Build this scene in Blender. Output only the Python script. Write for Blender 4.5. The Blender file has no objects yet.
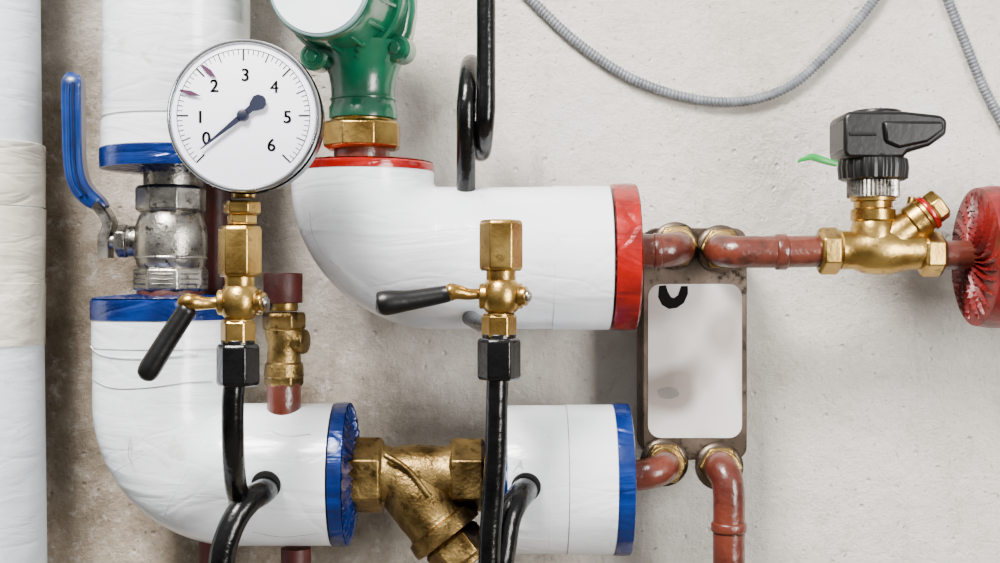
import bpy, math, random
from mathutils import Vector, Matrix
random.seed(3)
D=1300.0; S=0.001; Z0=1.3
def k(d): return (D-d)/D
def W(px,py,d): return Vector(((px-500)*k(d)*S, -d*S, Z0+(281.5-py)*k(d)*S))
X=Vector((1,0,0)); Z=Vector((0,0,1)); F=Vector((0,-1,0))
def lin(c):
    o=[]
    for v in c[:3]:
        v/=255.0
        l=v/12.92 if v<=0.04045 else ((v+0.055)/1.055)**2.4
        o.append(min(0.9,(l**1.22)*(0.48+0.46*l)))
    return (o[0],o[1],o[2],1)
scene=bpy.context.scene
# ---------------------------------------------------------------- materials
def mk(name,c1,c2=None,rough=0.4,metal=0.0,nscale=30,lo=0.35,hi=0.65,bump=0.0,bscale=200,coat=0.0,rvar=0.0,spots=None,sscale=120,sth=0.68,detail=6,spec=0.5,wrinkle=0.0,samt=1.0,bdist=0.002,wdist=0.006,crease=0.0,srange=0.08):
    m=bpy.data.materials.new(name); m.use_nodes=True
    nt=m.node_tree; N=nt.nodes; L=nt.links
    b=N['Principled BSDF']
    tc=N.new('ShaderNodeTexCoord')
    b.inputs['Roughness'].default_value=rough; b.inputs['Metallic'].default_value=metal
    b.inputs['Coat Weight'].default_value=coat; b.inputs['Coat Roughness'].default_value=0.12
    b.inputs['Specular IOR Level'].default_value=spec
    c2=c2 or tuple(v*0.9 for v in c1)
    n=N.new('ShaderNodeTexNoise'); n.inputs['Scale'].default_value=nscale; n.inputs['Detail'].default_value=detail
    L.new(tc.outputs['Object'],n.inputs['Vector'])
    r=N.new('ShaderNodeValToRGB'); r.color_ramp.elements[0].position=lo; r.color_ramp.elements[1].position=hi
    r.color_ramp.elements[0].color=lin(c2); r.color_ramp.elements[1].color=lin(c1)
    L.new(n.outputs['Fac'],r.inputs['Fac'])
    col=r.outputs['Color']
    if spots:
        n2=N.new('ShaderNodeTexNoise'); n2.inputs['Scale'].default_value=sscale; n2.inputs['Detail'].default_value=8; n2.inputs['Roughness'].default_value=0.7
        if srange>0.1: n2.inputs['Detail'].default_value=1
        L.new(tc.outputs['Object'],n2.inputs['Vector'])
        r2=N.new('ShaderNodeValToRGB'); r2.color_ramp.elements[0].position=sth; r2.color_ramp.elements[1].position=sth+srange
        r2.color_ramp.elements[0].color=(0,0,0,1); r2.color_ramp.elements[1].color=(samt,samt,samt,1)
        L.new(n2.outputs['Fac'],r2.inputs['Fac'])
        mx=N.new('ShaderNodeMix'); mx.data_type='RGBA'
        L.new(r2.outputs['Color'],mx.inputs[0]); L.new(col,mx.inputs[6]); mx.inputs[7].default_value=lin(spots)
        col=mx.outputs[2]
    L.new(col,b.inputs['Base Color'])
    if rvar:
        mr=N.new('ShaderNodeMapRange'); mr.inputs['To Min'].default_value=max(0.05,rough-rvar); mr.inputs['To Max'].default_value=rough+rvar
        L.new(n.outputs['Fac'],mr.inputs['Value']); L.new(mr.outputs['Result'],b.inputs['Roughness'])
    nrm=None
    if bump:
        n3=N.new('ShaderNodeTexNoise'); n3.inputs['Scale'].default_value=bscale; n3.inputs['Detail'].default_value=5
        L.new(tc.outputs['Object'],n3.inputs['Vector'])
        bp=N.new('ShaderNodeBump'); bp.inputs['Strength'].default_value=bump; bp.inputs['Distance'].default_value=bdist
        L.new(n3.outputs['Fac'],bp.inputs['Height']); nrm=bp.outputs['Normal']
    if wrinkle:
        mpn=N.new('ShaderNodeMapping'); mpn.inputs['Scale'].default_value=(9,9,38); mpn.inputs['Rotation'].default_value=(0.2,0.35,0.1)
        L.new(tc.outputs['Object'],mpn.inputs['Vector'])
        n4=N.new('ShaderNodeTexNoise'); n4.inputs['Scale'].default_value=1.0; n4.inputs['Detail'].default_value=3; n4.inputs['Distortion'].default_value=1.2
        L.new(mpn.outputs['Vector'],n4.inputs['Vector'])
        b4=N.new('ShaderNodeBump'); b4.inputs['Strength'].default_value=wrinkle; b4.inputs['Distance'].default_value=wdist
        L.new(n4.outputs['Fac'],b4.inputs['Height'])
        if nrm: L.new(nrm,b4.inputs['Normal'])
        nrm=b4.outputs['Normal']
    if crease:
        # sharp-edged creases: ridged voronoi cell borders, bump only
        mpc=N.new('ShaderNodeMapping'); mpc.inputs['Scale'].default_value=(10,10,22); mpc.inputs['Rotation'].default_value=(0.1,0.5,0.3)
        L.new(tc.outputs['Object'],mpc.inputs['Vector'])
        nd=N.new('ShaderNodeTexNoise'); nd.inputs['Scale'].default_value=0.7; L.new(mpc.outputs['Vector'],nd.inputs['Vector'])
        ad=N.new('ShaderNodeVectorMath'); ad.operation='ADD'; L.new(mpc.outputs['Vector'],ad.inputs[0]); L.new(nd.outputs['Color'],ad.inputs[1])
        vc=N.new('ShaderNodeTexVoronoi'); vc.feature='DISTANCE_TO_EDGE'; vc.inputs['Scale'].default_value=0.9; L.new(ad.outputs[0],vc.inputs['Vector'])
        rc=N.new('ShaderNodeMapRange'); rc.inputs['From Max'].default_value=0.05; L.new(vc.outputs['Distance'],rc.inputs['Value'])
        b5=N.new('ShaderNodeBump'); b5.inputs['Strength'].default_value=crease; b5.inputs['Distance'].default_value=0.0012
        L.new(rc.outputs['Result'],b5.inputs['Height'])
        if nrm: L.new(nrm,b5.inputs['Normal'])
        nrm=b5.outputs['Normal']
    if nrm: L.new(nrm,b.inputs['Normal'])
    return m
M={}
M['white']=mk('pvc_jacket_white',(246,248,251),(236,239,243),rough=0.28,nscale=9,bump=0.08,bscale=30,coat=0.5,wrinkle=0.4,crease=0.22,spots=(208,204,197),sscale=26,sth=0.60,samt=0.45)
M['white2']=mk('pvc_jacket_grey_white',(226,231,235),(212,219,224),rough=0.4,nscale=9,bump=0.1,bscale=30,wrinkle=0.4,crease=0.2,spots=(194,192,186),sscale=40,sth=0.6,samt=0.4)
M['seam']=mk('seam_grime',(192,192,192),(148,148,146),rough=0.5,nscale=60)
M['tape']=mk('wrap_tape',(236,233,224),(219,215,204),rough=0.22,nscale=20,bump=0.2,bscale=60,wrinkle=0.7,crease=0.35)
M['blue']=mk('blue_foil',(0,76,154),(0,52,122),rough=0.25,metal=0.3,nscale=40,bump=0.35,bscale=90,coat=0.25,wrinkle=0.5,crease=0.5)
M['red']=mk('red_foil',(190,30,24),(152,16,12),rough=0.25,metal=0.2,nscale=40,bump=0.35,bscale=90,coat=0.3,wrinkle=0.5,crease=0.5)
M['redcap']=mk('dull_red_pleats',(166,42,40),(116,20,22),rough=0.42,metal=0.1,nscale=50,bump=0.4,bscale=120)
M['pipe']=mk('red_oxide_paint',(134,76,58),(106,54,42),rough=0.3,nscale=30,bump=0.5,bscale=130,coat=0.2,spots=(76,40,30),sscale=45,sth=0.54,samt=0.6)
M['pipedark']=mk('dark_red_oxide',(116,44,34),(80,30,26),rough=0.5,nscale=30,bump=0.3)
M['brass']=mk('brass',(216,192,132),(184,156,98),rough=0.3,metal=1,nscale=40,bump=0.14,bscale=300,rvar=0.1,spots=(132,106,62),sscale=80,sth=0.56,samt=0.6)
M['bronze']=mk('cast_bronze',(196,174,124),(138,116,76),rough=0.38,metal=1,nscale=45,bump=0.35,bscale=320,rvar=0.12,spots=(94,78,50),sscale=100,sth=0.55,samt=0.75)
M['steel']=mk('nickel_steel',(214,211,205),(162,159,153),rough=0.3,metal=1,nscale=60,bump=0.2,bscale=450,rvar=0.1,spots=(104,98,90),sscale=110,sth=0.56)
M['chrome']=mk('chrome',(220,222,224),(200,203,206),rough=0.16,metal=1,nscale=20)
M['darkmetal']=mk('dark_gauge_case',(76,66,68),(46,40,42),rough=0.25,metal=0.8,nscale=20)
M['black']=mk('black_paint',(28,28,29),(12,12,13),rough=0.22,nscale=50,bump=0.25,bscale=160,spec=0.35)
M['blackpl']=mk('black_plastic',(26,26,28),(16,16,18),rough=0.36,nscale=50,bump=0.1,spec=0.35)
M['holeshade']=mk('painted_hole_shade',(24,20,18),(12,10,9),rough=0.9)  # near-black colour standing in for the shade inside holes and slots
M['ulabel']=mk('mark_ink',(46,42,40),(36,33,31),rough=0.8,spec=0.1)
M['bluegrip']=mk('blue_grip',(0,80,152),(0,58,122),rough=0.32,nscale=40,coat=0.2,bump=0.1)
M['blueshade']=mk('blue_groove_shade',(0,46,100),(0,36,86),rough=0.35,nscale=40)  # darker copy of the grip blue, paints the shade of a groove
M['green']=mk('green_enamel',(0,146,112),(0,116,88),rough=0.28,nscale=25,bump=0.25,bscale=120,coat=0.45,spots=(0,84,66),sscale=60,sth=0.6)
M['greenpl']=mk('green_plastic',(20,180,90),rough=0.4)
M['label']=mk('label_white',(244,247,249),(236,240,243),rough=0.4)
M['labelgrey']=mk('label_grey_band',(168,194,194),(150,180,180),rough=0.4)
M['dial']=mk('dial_white',(243,244,251),(240,241,248),rough=0.25,nscale=5,coat=0.4)
M['ink']=mk('ink',(20,20,26),rough=0.5)
M['needle']=mk('needle_dark',(46,54,84),(36,42,66),rough=0.35)
M['purple']=mk('purple_marker',(110,60,100),rough=0.4)
M['conduit']=mk('grey_conduit',(154,158,164),(124,128,134),rough=0.45,nscale=80)
M['plate']=mk('plate_stainless',(158,144,132),(112,100,88),rough=0.34,metal=0.75,nscale=18,bump=0.1,bscale=120,spots=(86,74,62),sscale=60,sth=0.54)
M['sticker']=mk('worn_sticker',(222,219,216),(172,162,155),rough=0.5,nscale=20,lo=0.34,hi=0.60,detail=0.3,spots=(160,150,143),sscale=17,sth=0.5,samt=0.6,srange=0.2)
M['smudge']=mk('sticker_smudge',(158,152,146),(146,140,135),rough=0.6,nscale=40)
# wall
def wallmat():
    m=bpy.data.materials.new('plaster_concrete'); m.use_nodes=True
    nt=m.node_tree; N=nt.nodes; L=nt.links; b=N['Principled BSDF']; b.inputs['Roughness'].default_value=0.8
    b.inputs['Specular IOR Level'].default_value=0.25
    tc=N.new('ShaderNodeTexCoord')
    def noise(s,det=8,ro=0.6,vec=None,dist=0):
        n=N.new('ShaderNodeTexNoise'); n.inputs['Scale'].default_value=s; n.inputs['Detail'].default_value=det; n.inputs['Roughness'].default_value=ro
        n.inputs['Distortion'].default_value=dist
        L.new(vec or tc.outputs['Object'],n.inputs['Vector']); return n.outputs['Fac']
    def ramp(f,p0,c0,p1,c1):
        r=N.new('ShaderNodeValToRGB'); e=r.color_ramp.elements
        e[0].position=p0; e[1].position=p1; e[0].color=c0; e[1].color=c1
        L.new(f,r.inputs['Fac']); return r.outputs['Color']
    def mul(f,v):
        x=N.new('ShaderNodeMath'); x.operation='MULTIPLY'; L.new(f,x.inputs[0]); x.inputs[1].default_value=v; return x.outputs[0]
    def mix(f,a,bb,mode='MIX'):
        x=N.new('ShaderNodeMix'); x.data_type='RGBA'; x.blend_type=mode
        if isinstance(f,float): x.inputs[0].default_value=f
        else: L.new(f,x.inputs[0])
        for i,v in ((6,a),(7,bb)):
            if isinstance(v,tuple): x.inputs[i].default_value=v
            else: L.new(v,x.inputs[i])
        return x.outputs[2]
    base=ramp(noise(6,8,0.65),0.35,lin((230,225,217)),0.65,lin((244,241,236)))
    sep=N.new('ShaderNodeSeparateXYZ'); L.new(tc.outputs['Object'],sep.inputs[0])
    zz=N.new('ShaderNodeMath'); zz.operation='MULTIPLY_ADD'; L.new(sep.outputs['Z'],zz.inputs[0]); zz.inputs[1].default_value=0.7; L.new(sep.outputs['X'],zz.inputs[2])
    a=N.new('ShaderNodeMath'); a.operation='MULTIPLY_ADD'; L.new(noise(7,8,0.7),a.inputs[0]); a.inputs[1].default_value=0.5; L.new(zz.outputs[0],a.inputs[2])
    mr=N.new('ShaderNodeMapRange'); mr.inputs['From Min'].default_value=0.80; mr.inputs['From Max'].default_value=1.16; mr.inputs['To Min'].default_value=1; mr.inputs['To Max'].default_value=0
    L.new(a.outputs[0],mr.inputs['Value'])
    beige=ramp(noise(14,10,0.75),0.36,lin((162,149,131)),0.64,lin((216,206,192)))
    c=mix(mr.outputs['Result'],base,beige)
    c=mix(mul(ramp(noise(30,10,0.78,dist=0.6),0.52,(0,0,0,1),0.68,(1,1,1,1)),0.28),c,lin((178,166,150)))
    c=mix(mul(ramp(noise(60,8,0.7),0.54,(0,0,0,1),0.66,(1,1,1,1)),0.5),c,lin((245,242,238)))
    speck=ramp(noise(170,5,0.7),0.62,(0,0,0,1),0.69,(1,1,1,1))
    c=mix(mul(speck,0.45),c,lin((140,128,114)))
    mp=N.new('ShaderNodeMapping'); mp.inputs['Scale'].default_value=(40,10,9); L.new(tc.outputs['Object'],mp.inputs['Vector'])
    c=mix(mul(ramp(noise(1,8,0.7,vec=mp.outputs['Vector']),0.58,(0,0,0,1),0.75,(1,1,1,1)),0.32),c,lin((156,143,126)))
    L.new(c,b.inputs['Base Color'])
    vo=N.new('ShaderNodeTexVoronoi'); vo.inputs['Scale'].default_value=42; L.new(tc.outputs['Object'],vo.inputs['Vector'])
    pit=ramp(vo.outputs['Distance'],0.05,(0,0,0,1),0.12,(1,1,1,1))
    h=N.new('ShaderNodeMath'); h.operation='MULTIPLY_ADD'; L.new(noise(20,12,0.72),h.inputs[0]); h.inputs[1].default_value=3.0
    L.new(noise(130,8,0.8),h.inputs[2])
    h2=N.new('ShaderNodeMath'); h2.operation='MULTIPLY_ADD'; L.new(pit,h2.inputs[0]); h2.inputs[1].default_value=0.7; L.new(h.outputs[0],h2.inputs[2])
    h3=N.new('ShaderNodeMath'); h3.operation='SUBTRACT'; L.new(h2.outputs[0],h3.inputs[0]); L.new(speck,h3.inputs[1])
    bp=N.new('ShaderNodeBump'); bp.inputs['Strength'].default_value=0.85; bp.inputs['Distance'].default_value=0.005
    L.new(h3.outputs[0],bp.inputs['Height']); L.new(bp.outputs['Normal'],b.inputs['Normal'])
    return m
# ---------------------------------------------------------------- builders
groups={}
def G(name):
    e=bpy.data.objects.new(name,None); scene.collection.objects.link(e); e.empty_display_size=0.02
    groups[e.name]=(e,[]); return e.name
def add(g,name,verts,faces,mat,smooth=True,ang=35,bevel=0,bseg=2):
    me=bpy.data.meshes.new(name); me.from_pydata([tuple(v) for v in verts],[],faces); 
    import bmesh
    bm=bmesh.new(); bm.from_mesh(me); bmesh.ops.recalc_face_normals(bm,faces=bm.faces); bm.to_mesh(me); bm.free()
    me.materials.append(M[mat] if isinstance(mat,str) else mat)
    if smooth:
        me.shade_smooth(); me.set_sharp_from_angle(angle=math.radians(ang))
    o=bpy.data.objects.new(name,me); scene.collection.objects.link(o)
    if bevel:
        b=o.modifiers.new('bevel','BEVEL'); b.width=bevel*S; b.segments=bseg; b.limit_method='ANGLE'; b.angle_limit=math.radians(30)
    if g: groups[g][1].append(o)
    return o
def frame(ax):
    ax=ax.normalized()
    ref=X if abs(ax.dot(X))<0.8 else Z
    u=(ref-ax*ref.dot(ax)).normalized(); v=ax.cross(u); return ax,u,v
def lathe(g,name,p,axis,prof,mat,n=48,rot=0,knurl=None,ang=35,bevel=0):
    o=W(*p); sc=k(p[2])*S; ax,u,v=frame(axis)
    V=[];Fc=[]
    for h,r in prof:
        for i in range(n):
            t=2*math.pi*i/n+rot
            rr=r
            if knurl: rr=r+knurl[1]*math.cos(knurl[0]*t)*(1 if r>knurl[2] else 0)
            V.append(o+ax*h*sc+(u*math.cos(t)+v*math.sin(t))*rr*sc)
    m=len(prof)
    for j in range(m-1):
        for i in range(n):
            a=j*n+i; b=j*n+(i+1)%n; Fc.append((a,b,b+n,a+n))
    Fc.append(tuple(range(n))[::-1]); Fc.append(tuple((m-1)*n+i for i in range(n)))
    return add(g,name,V,Fc,mat,ang=ang,bevel=bevel)
def cyl(g,name,p,axis,h0,h1,r,mat,c=1.0,n=48,**kw):
    return lathe(g,name,p,axis,[(h0,r-c),(h0+c*.3,r-c*.3),(h0+c,r),(h1-c,r),(h1-c*.3,r-c*.3),(h1,r-c)],mat,n=n,ang=50,**kw)
def hexn(g,name,p,axis,h0,h1,r,mat,rot=0,n=6):
    c=min(3,(h1-h0)*.15)
    return lathe(g,name,p,axis,[(h0,r*.9),(h0+c,r),(h1-c,r),(h1,r*.9)],mat,n=n,rot=rot,ang=20,bevel=1.0)
def cat(pts,sub=12):
    P=[tuple(map(float,p)) for p in pts]; P=[tuple(2*a-b for a,b in zip(P[0],P[1]))]+P+[tuple(2*a-b for a,b in zip(P[-1],P[-2]))]
    out=[]
    for i in range(1,len(P)-2):
        for s in range(sub):
            t=s/sub
            out.append(tuple(0.5*((2*b)+(-a+c)*t+(2*a-5*b+4*c-d)*t*t+(-a+3*b-3*c+d)*t**3) for a,b,c,d in zip(P[i-1],P[i],P[i+1],P[i+2])))
    out.append(P[-2]); return out
def sweep(g,name,pts,r,mat,n=32,section=None,curve=True,sub=12,ang=40,ref=None):
    """pts: (px,py,depth[,radius])"""
    if curve: pts=cat(pts,sub)
    Wp=[W(*p[:3]) for p in pts]
    R=[(p[3] if len(p)>3 else r)*k(p[2])*S for p in pts]
    m=len(Wp); T=[]
    for i in range(m):
        T.append((Wp[min(i+1,m-1)]-Wp[max(i-1,0)]).normalized())
    nrm=ref or F
    nrm=(nrm-T[0]*nrm.dot(T[0]))
    if nrm.length<0.1: nrm=Z-T[0]*Z.dot(T[0])
    nrm.normalize()
    sec=section or [(math.cos(2*math.pi*i/n),math.sin(2*math.pi*i/n)) for i in range(n)]
    n=len(sec); V=[];Fc=[]
    for i in range(m):
        nrm=(nrm-T[i]*nrm.dot(T[i])).normalized(); bi=T[i].cross(nrm)
        for a,b in sec: V.append(Wp[i]+(nrm*a+bi*b)*R[i])
    for j in range(m-1):
        for i in range(n):
            a=j*n+i; b=j*n+(i+1)%n; Fc.append((a,b,b+n,a+n))
    Fc.append(tuple(range(n))[::-1]); Fc.append(tuple((m-1)*n+i for i in range(n)))
    return add(g,name,V,Fc,mat,ang=ang)
def poly(g,name,pts,d0,d1,mat,bevel=2,ref=None):
    kk=ref if ref is not None else d1
    V=[]
    for d in (d1,d0):
        for x,y in pts:
            w=W(x,y,kk); V.append(Vector((w.x,-d*S,w.z)))
    n=len(pts)
    Fc=[tuple(range(n)),tuple(range(2*n-1,n-1,-1))]
    for i in range(n):
        j=(i+1)%n; Fc.append((i,i+n,j+n,j))
    return add(g,name,V,Fc,mat,bevel=bevel,ang=30)
def rrect(x0,y0,x1,y1,r,n=6):
    out=[]
    for cx,cy,a0 in ((x1-r,y0+r,-90),(x1-r,y1-r,0),(x0+r,y1-r,90),(x0+r,y0+r,180)):
        for i in range(n+1):
            a=math.radians(a0+90*i/n); out.append((cx+r*math.cos(a),cy+r*math.sin(a)))
    return out
def pleat(g,name,p,axis,ri,ro,mat,npl=26,amp=2.5,dome=3,twist=0.5):
    o=W(*p); sc=k(p[2])*S; ax,u,v=frame(axis); nr=10; n=npl*6
    V=[];Fc=[]
    for j in range(nr+1):
        f=j/nr; r=ri+(ro-ri)*f
        for i in range(n):
            t=2*math.pi*i/n
            ph=(t*npl/(2*math.pi)+twist*(1-f)*2+0.25*math.sin(t*3)+0.2*math.sin(t*7))%1
            s=ph/0.75 if ph<0.75 else (1-ph)/0.25
            V.append(o+ax*(dome*(1-f)+amp*(s-0.5)*min(1,(1-f)*6+0.1))*sc+(u*math.cos(t)+v*math.sin(t))*r*sc)
    for j in range(nr):
        for i in range(n):
            a=j*n+i; b=j*n+(i+1)%n; Fc.append((a,b,b+n,a+n))
    Fc.append(tuple(range(n)))
    return add(g,name,V,Fc,mat,ang=25)
def ring(g,name,p,axis,r,w,mat='seam',t=0.6):
    return lathe(g,name,p,axis,[(-w/2,r-2),(-w/2,r+t*.6),(0,r+t),(w/2,r+t*.6),(w/2,r-2)],mat,n=72,ang=60)
def scuff(g,pts,axis_c,R,horiz,d=110,r=0.45,mat='seam'):
    """thin wrinkle/scratch lying on a jacket; pts in px at axis plane"""
    out=[]
    for x,y in cat([(a,b) for a,b in pts],6):
        off=(y-axis_c) if horiz else (x-axis_c)
        off=max(-R*.97,min(R*.97,off))
        h=math.sqrt(R*R-off*off)*k(d)
        dd=d+h; f=k(d)/k(dd)
        out.append((500+(x-500)*f,281.5+(y-281.5)*f,dd,r))
    sweep(g,'jacket_crease',out,r,mat,n=6,curve=False)
# ---------------------------------------------------------------- room
def box(name,c0,c1,mat):
    V=[(x,y,z) for x in (c0[0],c1[0]) for y in (c0[1],c1[1]) for z in (c0[2],c1[2])]
    Fc=[(0,1,3,2),(4,6,7,5),(0,4,5,1),(2,3,7,6),(0,2,6,4),(1,5,7,3)]
    return add(None,name,V,Fc,mat,smooth=False)
wm=wallmat()
box('wall_back',(-2.2,0,0),(2.2,0.12,2.8),wm)
M['floor']=mk('concrete_floor',(150,146,140),(120,116,110),rough=0.8,nscale=6,bump=0.3,bscale=60)
box('floor',(-2.2,-3.0,-0.1),(2.2,0.12,0),'floor')

# ---------------------------------------------------------------- left big white pipe
g=G('insulated_riser_pipe')
tilt=(Z-X*0.012)
cyl(g,'jacket',(-35,281,100),tilt,-1405,700,74.5,'white2',n=96)
for y0,y1 in ((145,208),(208,283),(283,345)):
    ym=(y0+y1)/2
    lathe(g,'tape_wrap',(-35,ym,100),tilt+X*random.uniform(-.01,.03),[(-(y1-y0)/2,74.6),(-(y1-y0)/2,75.8),((y1-y0)/2-1,76.9),((y1-y0)/2,75)],'tape',n=96)

# ---------------------------------------------------------------- upper-left vertical insulated pipe
g=G('insulated_supply_pipe')
AX=177
cyl(g,'jacket',(AX,60,110),Z,-88,500,72,'white',n=96)
for y in (120,125): ring(g,'seam_ring',(AX,y,110),Z,72.2,1.2)
lathe(g,'white_sleeve',(AX,136,110),Z,[(-14,72),(-14,73.5),(12,73.5),(13,71)],'white',n=96)
lathe(g,'blue_band',(AX,160,110),Z,[(-10,60),(-10,74.4),(0,75),(9,74.6),(10.5,72)],'blue',n=96)
pleat(g,'blue_pleated_end',(AX,170,110),-Z,26,74.5,'blue')

# ---------------------------------------------------------------- ball valve
g=G('ball_valve')
bx=171;bd=112
cyl(g,'upper_nipple',(bx,178,bd),Z,-14,16,27,'steel')
hexn(g,'upper_hex',(bx,199,bd),Z,-14,13,35,'steel',n=8,rot=math.pi/8)
lathe(g,'body',(bx,240,bd),Z,[(-30,30),(-27,33),(-18,35),(-8,36),(4,36),(14,34.5),(22,32),(28,29),(30,27)],'steel',n=64)
ring(g,'body_joint',(bx,258,bd),Z,34,3,'steel',t=2)
hexn(g,'lower_hex',(bx,281,bd),Z,-11,14,37,'steel',n=8,rot=math.pi/8)
for i in range(3): ring(g,'hex_groove',(bx,274+i*5,bd),Z,34.5,1.5,'steel',t=1.6)
cyl(g,'lower_nipple',(bx,296,bd),Z,-8,8,33,'pipedark')
cyl(g,'stem_boss',(bx,241,bd),-X,25,42,16,'steel')
hexn(g,'packing_nut',(bx,241,bd),-X,42,54,17,'steel')
cyl(g,'spindle',(bx,241,bd),-X,54,72,8,'steel')
hexn(g,'handle_nut',(bx,241,bd),-X,60,70,12,'steel')
flat=[(1,-.28),(1,.28),(.86,.42),(-.86,.42),(-1,.28),(-1,-.28),(-.86,-.42),(.86,-.42)]
sweep(g,'lever_strap',[(106,258,bd),(106,240,bd),(110,224,bd),(104,212,bd),(93,200,bd+2),(82,186,bd+4)],12,'steel',section=flat)
grip=[(105,209,bd+2,7),(98,203,bd+2,11),(87,194,bd+4,13),(79,181,bd+6,13.5),(75,160,bd+8,13.5),(74,120,bd+12,14),(73.5,95,bd+14,14),(74,82,bd+15,13.5),(74.5,75,bd+15,9),(75,73,bd+15,3)]
rs=[(1,-.5),(1,.5),(.85,.68),(-.85,.68),(-1,.5),(-1,-.5),(-.85,-.68),(.85,-.68)]
sweep(g,'lever_grip',grip,13,'bluegrip',section=rs)
sweep(g,'grip_groove_shade',[(p[0]-1,p[1],p[2]+13.2,1.3) for p in grip[2:8]],1.3,'blueshade')  # dark bead on the surface, groove shade painted as colour
sweep(g,'lever_grip_lip',[(p[0]-6,p[1]+2,p[2]+12,2.4) for p in grip[2:8]],2.4,'bluegrip')

# ---------------------------------------------------------------- dark red pipes behind
g=G('heating_pipe')
sweep(g,'pipe',[(217,-80,34),(217,200,34),(214,400,34),(212,700,34),(212,1610,34)],14,'pipedark',curve=False)
g=G('heating_pipe')
sweep(g,'pipe',[(296,548,100),(296,700,100),(296,1680,100)],15,'pipedark',curve=False)

# ---------------------------------------------------------------- insulated elbow builder
def elbow(g,vx,hy,ytop,xend,R,bend,d,mat='white',seams=()):
    pts=[]
    cx,cy=vx+bend,hy-bend
    for i in range(8): pts.append((vx,ytop+(cy-ytop)*i/8,d))
    for i in range(41):
        a=math.pi-(math.pi/2)*i/40
        pts.append((cx+bend*math.cos(a),cy+bend*math.sin(a),d))
    for i in range(1,13): pts.append((cx+(xend-cx)*i/12,hy,d))
    o=sweep(g,'jacket',pts,R,mat,n=96,curve=False,ang=60)
    for t in seams:
        a=math.pi-(math.pi/2)*t
        pc=(cx+bend*math.cos(a),cy+bend*math.sin(a),d)
        ring(g,'mitre_seam',pc,Vector((math.sin(a),0,math.cos(a))),R,0.8,t=0.3,mat=mat)
g=G('insulated_return_elbow')
elbow(g,166,474,318,334,70.5,73,110,seams=(0.33,0.66))
lathe(g,'top_sleeve',(166,332,110),Z,[(-14,69.5),(-14,71.6),(32,71.6),(33,70)],'white',n=96)
lathe(g,'blue_band',(166,309,110),Z,[(-10,60),(-10,72.6),(0,73),(9,72.8),(11,70)],'blue',n=96)
pleat(g,'blue_pleated_top',(166,298,110),Z,30,72,'blue')
lathe(g,'blue_end_band',(345,474,110),X,[(-9,68),(-9,71.4),(0,72),(4,71.6),(5,69)],'blue',n=96)
pleat(g,'blue_pleated_end',(350,474,110),X,22,71,'blue',npl=30,amp=7,dome=6)
ring(g,'seam_ring',(243,474,110),X,70.7,1.0,t=0.35)
scuff(g,[(100,376),(130,383),(165,382),(200,378),(222,378)],166,71,False)
scuff(g,[(99,345),(120,352),(160,354),(210,350)],166,72,False,r=0.6,mat='white')
scuff(g,[(150,430),(148,445),(152,455)],163,71,False,r=0.4)
scuff(g,[(280,425),(295,430),(318,428)],474,70.6,True,r=0.3)
scuff(g,[(262,522),(290,528),(325,524)],474,70.6,True,r=0.3)

g=G('insulated_supply_elbow')
elbow(g,363,258,172,608,71,76,110,seams=())
lathe(g,'red_rim',(363,168,110),Z,[(-5,66),(-4.5,71.6),(2,72),(4,70),(5,40)],'red',n=96)
pleat(g,'red_pleated_top',(363,163,110),Z,25,70,'red')
ring(g,'seam_ring',(440,258,110),X,70.9,1.0,t=0.35,mat='white')
ring(g,'seam_ring',(553,258,110),X,71.2,1.0,t=0.5)
lathe(g,'white_end_sleeve',(580,258,110),X,[(-28,70.6),(-28,71.8),(28,72),(29,70)],'white',n=96)
lathe(g,'red_band',(623,257,110),X,[(-12,68),(-12,73),(0,73.6),(11,73.2),(12.5,71)],'red',n=96)
pleat(g,'red_pleated_end',(635,257,110),X,14,72,'red')
scuff(g,[(318,215),(322,235),(333,255),(350,270)],258,71,True,r=0.35)
scuff(g,[(425,235),(470,231),(520,233)],258,71,True,r=0.35,mat='white')

g=G('insulated_return_pipe')
cyl(g,'jacket',(558,479,110),X,-52,52,73.5,'white',n=96)
lathe(g,'sleeve',(578,479,110),X,[(-12,73),(-12,74),(34,74.2),(35,73)],'white',n=96)
ring(g,'seam_ring',(548,479,110),X,73.4,1.0,t=0.4,mat='white')
ring(g,'seam_ring',(566,479,110),X,73.6,1.0,t=0.5)
lathe(g,'blue_band',(621,479,110),X,[(-8.5,68),(-8.5,75),(0,75.4),(7,75),(8,73)],'blue',n=96)
pleat(g,'blue_pleated_end',(628,479,110),X,14,74,'blue')
lathe(g,'blue_left_band',(500,479,110),X,[(-12,68),(-12,74),(0,74.4),(6,74.4),(8,73)],'blue',n=96)
pleat(g,'blue_pleated_left_end',(489,479,110),-X,18,73,'blue',amp=4)
fl=[W(508,458,196),W(521,459,191),W(524,470,186),W(518,467,190),W(511,475,196)]
nf=len(fl)
fl2=[v+Vector((0,0.001,0)) for v in fl]
add(g,'torn_jacket_flap',fl+fl2,[tuple(range(nf)),tuple(range(nf,2*nf))]+[(i,(i+1)%nf,nf+(i+1)%nf,nf+i) for i in range(nf)],'white',smooth=False)

# ---------------------------------------------------------------- right insulated end
g=G('insulated_branch_pipe')
lathe(g,'red_band',(988,257,110),X,[(-14,66),(-13,69),(0,71),(14,71),(15,70)],'redcap',n=96)
cyl(g,'jacket',(1060,257,110),X,-62,160,69.5,'white',n=96)
pleat(g,'red_pleated_end',(976,257,110),-X,13,69,'redcap',npl=24,amp=11,dome=5,twist=0.9)

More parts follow.
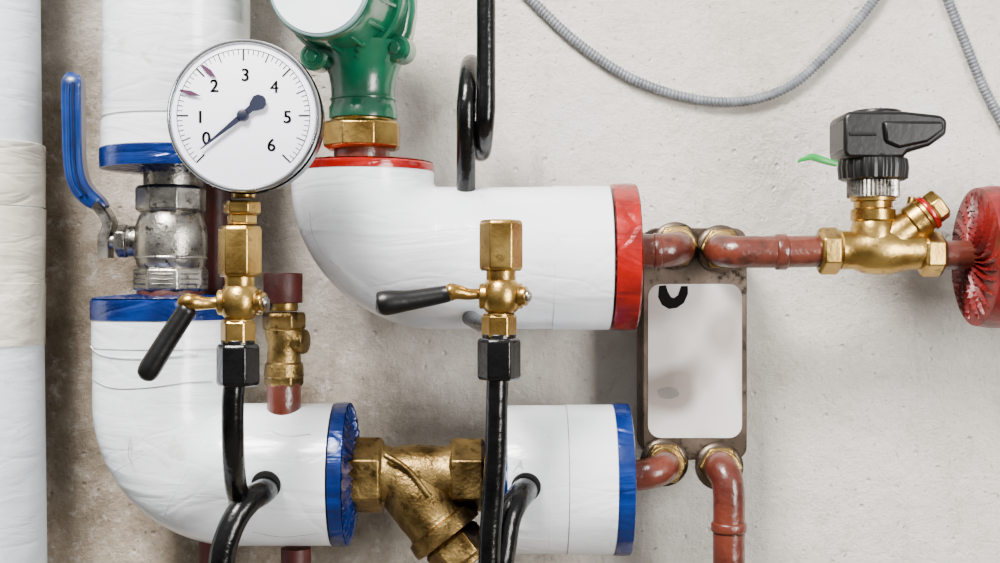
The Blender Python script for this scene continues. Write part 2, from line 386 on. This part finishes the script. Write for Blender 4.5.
# ---------------------------------------------------------------- green circulator pump
g=G('circulation_pump')
px,py,pd=352,0,112
ax=(F*1.0+X*-0.175+Z*-0.075).normalized()
lathe(g,'volute',(px,py,pd),ax,[(-34,40),(-30,58),(-18,63),(4,63),(14,60),(22,61),(24,59)],'green',n=72)
lathe(g,'motor_flange',(px,py,pd),ax,[(20,57),(22,61),(34,61),(37,58)],'green',n=72)
lathe(g,'motor_housing',(px,py,pd),ax,[(34,54),(40,53),(84,52),(96,51.5),(102,50.5),(104,49)],'green',n=72)
lathe(g,'label_rim',(px,py,pd),ax,[(102,48),(106,48.5),(109,48),(110,46.5)],'labelgrey',n=72)
lathe(g,'label_face',(px,py,pd),ax,[(109,45.5),(111,45)],'label',n=72)
for i in range(14):
    a=2*math.pi*(i+.5)/14; _,u,v=frame(ax)
    dirv=u*math.cos(a)+v*math.sin(a); o=W(px,py,pd)+dirv*53*k(pd)*S
    q0=o+ax*40*k(pd)*S; q1=o+ax*84*k(pd)*S
    w=ax.cross(dirv)*1.6*S; h=dirv*4*S
    V=[q0-w-h,q0+w-h,q0+w+h,q0-w+h,q1-w-h,q1+w-h,q1+w-h*0.2,q1-w-h*0.2]
    add(g,'cooling_rib',V,[(0,1,2,3),(4,5,6,7),(0,1,5,4),(1,2,6,5),(2,3,7,6),(3,0,4,7)],'green',bevel=0.5)
for (bx_,by_) in ((400,50),(402,-50),(318,58)):
    lathe(g,'flange_lug',(bx_,by_,pd+10),ax,[(-14,11),(-12,14),(14,14),(17,11)],'green',n=32)
    lathe(g,'bolt_washer',(bx_,by_,pd+10),ax,[(16,8.5),(19,8.5)],'green',n=32)
    hexn(g,'bolt_head',(bx_,by_,pd+10),ax,17,25,6.5,'green')
lathe(g,'outlet_neck',(363,120,110),Z,[(0,31),(1,34),(12,34),(15,32),(26,31.5),(34,32),(44,34),(54,38),(64,44),(74,48)],'green',n=64)
cyl(g,'neck_seam',(363,100,110),Z,-1,1,33,'green',c=.3)
poly(g,'volute_shoulder',[(345,-60),(412,-60),(415,10),(411,32),(402,52),(394,66),(375,72),(350,74),(328,68),(312,58),(300,30)],92,132,'green',bevel=6)
g=G('pump_union')
hexn(g,'union_nut',(362,136,110),Z,-14,14,40,'brass',n=8,rot=math.pi/8)
cyl(g,'collar',(362,120,110),Z,-3,5,30,'brass')
cyl(g,'tailpipe',(362,158,110),Z,-10,12,28,'pipe')

# ---------------------------------------------------------------- pressure gauge
g=G('pressure_gauge')
gx,gy,gd=244,116,285
lathe(g,'case',(gx,gy,gd),F,[(-52,58),(-51,71),(-48,74.5),(-12,75.5),(-9,76),(-4,76.5)],'darkmetal',n=96)
lathe(g,'bezel',(gx,gy,gd),F,[(-12,75.5),(-11,76.6),(2,76.8),(5,75.8),(6,74.2),(5,72.6),(0,71.6),(-2,70)],'chrome',n=128,ang=60)
lathe(g,'case_lip',(gx,gy,gd),F,[(-18,74),(-17,77.4),(-9,77.8),(-8,75)],'darkmetal',n=96)
cyl(g,'dial',(gx,gy,gd),F,1.0,3.0,72,'dial',c=.3,n=128)
def gp(r,a,h=3.3):
    sc=k(gd)*S; return W(gx,gy,gd)+(X*math.cos(a)+Z*math.sin(a))*r*sc+F*h*sc
def gquad(r0,r1,a,w0,w1,h=3.3):
    sc=k(gd)*S; t=(X*-math.sin(a)+Z*math.cos(a))
    A=gp(r0,a,h);B=gp(r1,a,h)
    return [A-t*w0*sc,A+t*w0*sc,B+t*w1*sc,B-t*w1*sc]
V=[];Fc=[]
for i in range(61):
    a=math.radians(225-270*i/60)
    if i%10==0: q=gquad(55,66,a,.9,.9)
    elif i%5==0: q=gquad(57,66,a,.6,.6)
    else: q=gquad(61,66,a,.4,.4)
    b=len(V); V+=q; Fc.append((b,b+1,b+2,b+3))
for i in range(90):
    a0=math.radians(225-270*i/90);a1=math.radians(225-270*(i+1)/90)
    b=len(V); V+=[gp(66,a0),gp(66.7,a0),gp(66.7,a1),gp(66,a1)]; Fc.append((b,b+1,b+2,b+3))
add(g,'scale_ticks',V,Fc,'ink',smooth=False)
def text(g,s,px,py,size,mat='ink'):
    # doubled glyphs, slightly offset, give a bold face without distorting outlines
    for dx in (-0.3,0.3):
        cu=bpy.data.curves.new('numeral_'+s,'FONT'); cu.body=s; cu.size=size*k(gd)*S; cu.align_x='CENTER'; cu.align_y='CENTER'; cu.extrude=0.0002; cu.offset=0.0 if s=='4' else 0.00012
        cu.materials.append(M[mat]); o=bpy.data.objects.new('numeral_'+s,cu); scene.collection.objects.link(o)
        o.rotation_euler=(math.radians(90),0,0); o.location=W(px+dx,py,gd)+F*3.3*k(gd)*S; groups[g][1].append(o)
for s,x,y in (('0',207,139),('1',201,118),('2',215,87),('3',246,76),('4',275,88),('5',288,118),('6',272,146)): text(g,s,x,y,17.5)
na=math.atan2(-(150-116),(203-245))
sc=k(gd)*S; t=(X*-math.sin(na)+Z*math.cos(na))
prof=[(54,0.5),(30,1.6),(4,3.0),(-4,3.0),(-11,3.4),(-14,5.5),(-20,8),(-25,6.5),(-28,2)]
V=[];Fc=[]
for r,w in prof:
    for h in (6,7.5):
        for s in (-1,1): V.append(gp(r,na,h)+t*w*s*sc)
m_=len(prof)
for j in range(m_-1):
    a=j*4;b=a+4
    Fc+= [(a,a+1,b+1,b),(a+2,b+2,b+3,a+3),(a,b,b+2,a+2),(a+1,a+3,b+3,b+1)]
add(g,'needle',V,Fc,'needle')
lathe(g,'needle_hub',(gx,gy,gd),F,[(2,6),(8,6),(9.5,5),(10,3)],'needle',n=32)
for (x0,y0,x1,y1) in ((181,91,203,97),(203,66,218,79)):
    a=W(x0,y0,gd)+F*.0045;b=W(x1,y1,gd)+F*.0045; dd=(b-a).normalized(); pr=dd.cross(F)*.002
    add(g,'limit_marker',[a-pr*.4,a+pr*.4,(a+b)/2+pr,b,(a+b)/2-pr],[(0,1,2,3,4)],'purple',smooth=False)
sd=262
cyl(g,'socket_neck',(244,192,sd),Z,-6,10,11,'brass')
hexn(g,'socket_hex',(242,208,sd),Z,-7,7,19,'brass')
hexn(g,'socket_hex_lower',(242,219,sd),Z,-6,5,15,'brass')
# ---------------------------------------------------------------- gauge cock valve builder
def gauge_cock(cx,ty,sd,lev,gname):
    g=G(gname)
    hexn(g,'union_hex',(cx,ty+25,sd),Z,-26,25,22,'brass')
    cyl(g,'upper_neck',(cx,ty+53,sd),Z,-10,6,15,'brass')
    lathe(g,'body',(cx,ty+76,sd),Z,[(-18,12),(-16,15),(-12,18),(-4,20),(4,20),(12,18),(16,15),(18,12)],'brass',n=48)
    cyl(g,'plug_boss',(cx,ty+76,sd),X,-22,22,13,'brass',c=2)
    cyl(g,'plug_nut',(cx,ty+76,sd),X+F*.3,20,27,10,'brass',n=24)
    lathe(g,'plug_screw',(cx,ty+76,sd),X+F*.3,[(26,6),(29,6),(31,4)],'steel',n=24)
    hexn(g,'lower_hex',(cx-2,ty+106,sd),Z,-13,12,18,'brass')
    ring(g,'groove',(cx-2,ty+95,sd),Z,15,3,'brass',t=1)
    hexn(g,'black_nut',(cx-2,ty+138,sd),Z,-22,20,22,'black')
    cyl(g,'black_nut_collar',(cx-2,ty+120,sd),Z,-4,6,17,'black')
    sweep(g,'lever_arm',[(cx-12,ty+76,sd,7)]+lev['brass'],7,'brass')
    sweep(g,'lever_handle',lev['black'],10,'blackpl',sub=8)
    return g
g=gauge_cock(240,226,sd,{'brass':[(212,303,sd+2,6),(202,303,sd+4,7),(192,302,sd+6,9),(186,303,sd+6,9),(184,307,sd+6,7)],
  'black':[(190,305,sd+6,4),(188,308,sd+6,9),(183,316,sd+6,10),(168,339,sd+7,10.5),(155,360,sd+8,11),(149,370,sd+8,11),(145,376,sd+8,9),(143,379,sd+8,4)]},'gauge_shutoff_valve')
sweep(g,'capillary_tube',[(236,370,sd),(233,400,sd),(233,440,sd-6),(234,466,sd-22),(236,486,sd-46),(240,500,sd-72),(245,508,sd-100),(250,512,150)],11,'black')
s2=250
g=gauge_cock(501,220,s2,{'brass':[(480,294,s2+2,5.5),(468,294,s2+4,6),(458,292,s2+6,7.5),(451,292,s2+6,9),(446,293,s2+6,7)],
  'black':[(454,293,s2+6,4),(450,293,s2+6,8),(440,295,s2+6,9),(410,300,s2+10,10.5),(392,302,s2+12,12.5),(383,303,s2+13,12.5),(378,304,s2+13,10),(376,304,s2+13,4)]},'gauge_shutoff_valve')
sweep(g,'capillary_tube',[(498,360,s2),(497,400,s2),(496,450,s2-2),(493,500,s2-5),(490,540,s2-6),(488,620,s2-6)],11,'black')
sweep(g,'branch_stub',[(470,318,150),(480,323,190),(494,325,235),(499,325,s2)],8,'black')

g=G('drain_tube')
sweep(g,'tube',[(268,486,165),(262,492,190),(250,500,205),(238,514,214),(228,535,220),(222,560,222),(218,620,222)],13,'black')
lathe(g,'hole_shade_disc',(266,485,176),(F*1+X*.0-Z*.15),[(0,15),(3,14.5),(3,11)],'holeshade',n=32)  # solid dark disc, paints the shade of an opening around the tube
g=G('drain_tube')
sweep(g,'tube',[(528,486,165),(523,492,190),(515,503,208),(508,520,216),(504,545,220),(501,570,222),(499,640,222)],13,'black')
lathe(g,'hole_shade_disc',(526,487,178),(F*1-Z*.15),[(0,15),(3,14.5),(3,11)],'holeshade',n=32)  # same solid disc here, opening's darkness is only its colour

# ---------------------------------------------------------------- siphon pigtail
g=G('siphon_tube')
cz,cd,rr=108,115,44
path=[(486,-80,160),(486,40,160),(486,85,160)]
for i in range(0,19):
    a=math.pi*2*i/18*0.999
    x=486-20*i/18
    path.append((x,cz+ (rr)*math.sin(a), cd+ rr*math.cos(a)))
path+= [(466,130,cd+rr-3),(466,160,145),(466,200,125)]
sweep(g,'tube',path,9.5,'black',sub=6)

# ---------------------------------------------------------------- air vent / safety fitting
g=G('air_vent')
vx,vd=284,125
cyl(g,'red_cap',(vx-1,288,vd),Z,-15,15,19,'pipedark',n=24,knurl=(12,0.6,15))
cyl(g,'cap_collar',(vx,306,vd),Z,-5,5,14,'brass')
hexn(g,'upper_hex',(vx,321,vd),Z,-9,9,22,'bronze')
lathe(g,'body',(vx,350,vd),Z,[(-28,18),(-26,20),(-14,19),(-12,17),(6,16),(10,18),(20,19),(22,17)],'bronze',n=40)
hexn(g,'lower_hex',(vx,373,vd),Z,-13,10,20,'bronze')
cyl(g,'side_port',(vx,341,vd),X+F*.3,8,24,12,'bronze')
hexn(g,'side_nut',(vx,341,vd),X+F*.3,18,23,13,'bronze')
cyl(g,'stub_pipe',(vx,398,vd),Z,-22,16,17,'pipe')

# ---------------------------------------------------------------- Y strainer
g=G('y_strainer')
yd=112; yy=475
hexn(g,'left_hex',(365,yy,yd),X,-19,19,38,'bronze')
cyl(g,'left_nipple',(350,yy,yd),X,-12,8,24,'bronze')
lathe(g,'body',(417,yy,yd),X,[(-36,30),(-32,31),(-24,28),(-10,30),(4,31),(18,30),(28,29),(34,31),(38,31)],'bronze',n=56)
hexn(g,'right_hex',(468,yy,yd),X,-18,17,37,'bronze')
ba=(X*0.61-Z*0.79+F*0.12)
lathe(g,'strainer_leg',(399,470,yd),ba,[(0,28),(20,33),(50,33),(62,32),(66,33),(68,37),(79,38),(83,37),(84,32)],'bronze',n=56)
hexn(g,'strainer_cap',(399,470,yd),ba,84,112,31,'bronze')
cyl(g,'strainer_cap_end',(399,470,yd),ba,108,117,22,'bronze')
sweep(g,'cast_rib',[(385,455,yd+28),(408,470,yd+33),(430,497,yd+37)],3,'bronze')

# ---------------------------------------------------------------- plate heat exchanger
g=G('plate_heat_exchanger')
fd=72
poly(g,'front_plate',rrect(643,228,747,460,13),fd-4,fd,'plate',bevel=1)
poly(g,'plate_pack_core',rrect(648,233,743,455,10),2,fd-4,'plate',bevel=1,ref=fd)
for i in range(12):
    d=6+i*5
    poly(g,'pressed_plate',rrect(644,229,746,459,12),d,d+2.2,'plate',bevel=0.5,ref=fd)
poly(g,'sticker',rrect(648,284,742,438,13),fd,fd+0.6,'sticker',bevel=0.2)
Upts=[(659,286),(666,285),(668,292),(671,297),(674,298),(678,295),(681,286),(688,286),(688,294),(684,303),(677,308),(669,309),(662,305),(658,297)]
poly(g,'sticker_mark',Upts,fd+.3,fd+.8,'ulabel',bevel=0)
def blob(cx,cy,rx,ry,m='smudge'):
    poly(g,'sticker_smudge',[(cx+rx*math.cos(2*math.pi*i/24)*(1+.1*math.sin(i)),cy+ry*math.sin(2*math.pi*i/24)) for i in range(24)],fd+.55,fd+.7,m,bevel=0)
blob(668,393,11,6)
def port(x,y):
    lathe(g,'port_collar',(x,y,fd),F,[(-2,24),(3,24),(5,22),(6,19)],'plate',n=40)
    hexn(g,'port_nut',(x,y,fd),F,4,14,22,'bronze')
    cyl(g,'port_spigot',(x,y,fd),F,12,20,18,'bronze')
for x,y in ((675,246),(720,249),(664,462),(719,466)): port(x,y)

g=G('supply_connector_pipe')
sweep(g,'pipe',[(620,251,112),(640,251,112),(657,251,112),(668,250,110),(675,249,102),(678,248,90),(678,247,72)],17,'pipe')
cyl(g,'weld_collar',(657,251,112),X,-4,4,18,'pipe')
g=G('return_connector_pipe')
sweep(g,'pipe',[(615,476,112),(640,475,112),(652,473,112),(662,469,106),(665,466,92),(665,463,72)],15.5,'pipe')
g=G('branch_connector_pipe')
sweep(g,'pipe',[(720,250,72),(720,250,92),(724,251,104),(735,252,111),(752,252,112),(780,252,112),(830,251,112)],16,'pipe')
cyl(g,'joint_collar',(781,252,112),X,-6,6,18,'pipe',c=2)
cyl(g,'pipe_tail',(950,255,112),X,-16,28,14.5,'pipe')
g=G('drop_pipe')
sweep(g,'pipe',[(719,467,72),(720,467,90),(722,470,102),(727,480,110),(729,496,112),(729,530,112),(729,640,112),(729,1690,112)],16,'pipe')
cyl(g,'joint_collar',(729,527,112),Z,-5,5,18,'pipe',c=2)

# ---------------------------------------------------------------- balancing valve on the right
g=G('balancing_valve')
vd=112
hexn(g,'left_nut',(829,251,vd),X,-11,10,24,'brass')
lathe(g,'body',(880,250,vd),X,[(-44,17),(-40,20),(-28,19),(-18,23),(-6,25),(8,25),(20,22),(36,20),(42,18)],'brass',n=56)
hexn(g,'right_nut',(932,254,vd),X,-12,10,23,'brass')
lathe(g,'bonnet',(873,240,vd),Z,[(-10,22),(0,22),(12,22),(18,20),(20,22),(30,22),(32,19),(38,19),(39,22),(42,22)],'brass',n=56)
lathe(g,'knurled_ring',(873,189,vd),Z,[(-9,24),(-8,25),(8,25),(9,24)],'steel',n=160,knurl=(40,0.7,23))
lathe(g,'actuator_base',(873,170,vd),Z,[(-11,30),(-9,33),(2,34),(10,33),(12,30),(20,28)],'blackpl',n=144,knurl=(24,0.8,31))
out=[(844,116),(849,111),(905,111),(942,115),(948,120),(947,134),(930,146),(908,152),(904,158),(848,158),(844,152)]
poly(g,'actuator_head',out,vd-27,vd+27,'blackpl',bevel=5,ref=vd+27)
cyl(g,'actuator_top',(876,115,vd),Z,-4,4,25,'blackpl',c=2)
poly(g,'actuator_arm',[(884,121),(944,121),(945,130),(928,142),(900,148),(886,142)],vd+20,vd+31,'blackpl',bevel=2.5,ref=vd+31)
sweep(g,'slot_shade_strip',[(850,134,vd+27),(876,134,vd+27)],2,'holeshade',curve=False)  # dark rod on the face, slot shade given by colour, nothing cut
sweep(g,'green_tab',[(836,164,vd+18,4),(822,160,vd+20,4.5),(812,157,vd+20,4.5),(803,159,vd+20,3.5),(798,162,vd+20,1.5)],4,'greenpl',section=[(a,b*1.6) for a,b in flat])
bb=(X*0.80+Z*0.60+F*0.1)
lathe(g,'y_branch',(882,246,vd),bb,[(0,20),(20,19),(34,17),(36,19),(48,19),(50,17),(58,17)],'brass',n=48)
cyl(g,'red_ring',(882,246,vd),bb,53,58,19,'red')
hexn(g,'branch_cap',(882,246,vd),bb,58,72,17,'brass')
cyl(g,'test_port',(911,207,vd),Z+X*.2,-10,10,5,'brass',n=24)

# ---------------------------------------------------------------- conduits
def conduit(name,pts,r=4.6):
    g=G(name)
    base=cat(pts,60)
    out=[];acc=0;step=0.75;prev=base[0];out.append(prev)
    for p in base[1:]:
        d=math.dist(p[:2],prev[:2])
        while acc+d>=step and d>0:
            f=(step-acc)/d; q=tuple(a+(b-a)*f for a,b in zip(prev,p)); out.append(q); prev=q; d=math.dist(p[:2],prev[:2]); acc=0
        acc+=d; prev=p
    o2=[(p[0],p[1],p[2],r+0.6*math.cos(2*math.pi*i/5.0)) for i,p in enumerate(out)]
    sweep(g,'ribbed_hose',o2,r,'conduit',n=16,curve=False,ang=80)
conduit('flexible_conduit',[(474,-60,7),(532,0,7),(577,42,7),(631,78,7),(690,98,7),(745,101,7),(790,86,7),(828,53,7),(868,8,7),(905,-50,7)])
conduit('flexible_conduit',[(930,-50,7),(948,0,7),(966,45,7),(985,90,7),(1010,135,7),(1040,180,7),(1080,240,7)])

# ---------------------------------------------------------------- finalize parents
bpy.context.view_layer.update()
for nm,(e,ch) in groups.items():
    c=Vector((0,0,0)); n=0
    for o in ch:
        for b in o.bound_box: c+=o.matrix_world@Vector(b); n+=1
    c/=max(n,1); e.location=c
    for o in ch:
        o.parent=e; o.location=o.location-c

# ---------------------------------------------------------------- lights
def area(name,loc,tgt,size,power,col=(1,1,1),sy=None):
    l=bpy.data.lights.new(name,'AREA'); l.energy=power; l.size=size; l.color=col
    if sy: l.shape='RECTANGLE'; l.size_y=sy
    o=bpy.data.objects.new(name,l); scene.collection.objects.link(o); o.location=loc
    o.rotation_euler=(Vector(tgt)-Vector(loc)).to_track_quat('-Z','Y').to_euler()
area('key_softbox',(-0.6,-1.3,2.7),(0.1,0,1.25),0.6,160,(1,0.965,0.925))
area('fill_softbox',(1.4,-1.8,1.3),(0.4,0,1.15),0.6,70,(1,0.98,0.95),1.0)
w=bpy.data.worlds.new('room_world'); scene.world=w; w.use_nodes=True
nt=w.node_tree; bg=nt.nodes['Background']; tc=nt.nodes.new('ShaderNodeTexCoord'); sp=nt.nodes.new('ShaderNodeSeparateXYZ'); rp=nt.nodes.new('ShaderNodeValToRGB')
mp=nt.nodes.new('ShaderNodeMapRange'); mp.inputs['From Min'].default_value=-1; mp.inputs['From Max'].default_value=1
nt.links.new(tc.outputs['Generated'],sp.inputs[0]); nt.links.new(sp.outputs['Z'],mp.inputs['Value']); nt.links.new(mp.outputs['Result'],rp.inputs['Fac'])
e=rp.color_ramp.elements; e[0].position=0.35; e[0].color=(0.06,0.055,0.05,1); e[1].position=0.75; e[1].color=(0.92,0.92,0.92,1)
nt.links.new(rp.outputs['Color'],bg.inputs['Color']); bg.inputs['Strength'].default_value=0.88
# ---------------------------------------------------------------- camera
cam=bpy.data.cameras.new('camera'); co=bpy.data.objects.new('camera',cam); scene.collection.objects.link(co)
co.location=(0,-D*S,Z0); co.rotation_euler=(math.radians(90),0,0)
cam.sensor_width=36; cam.lens=36*D/1000.0; cam.clip_start=0.01
scene.camera=co
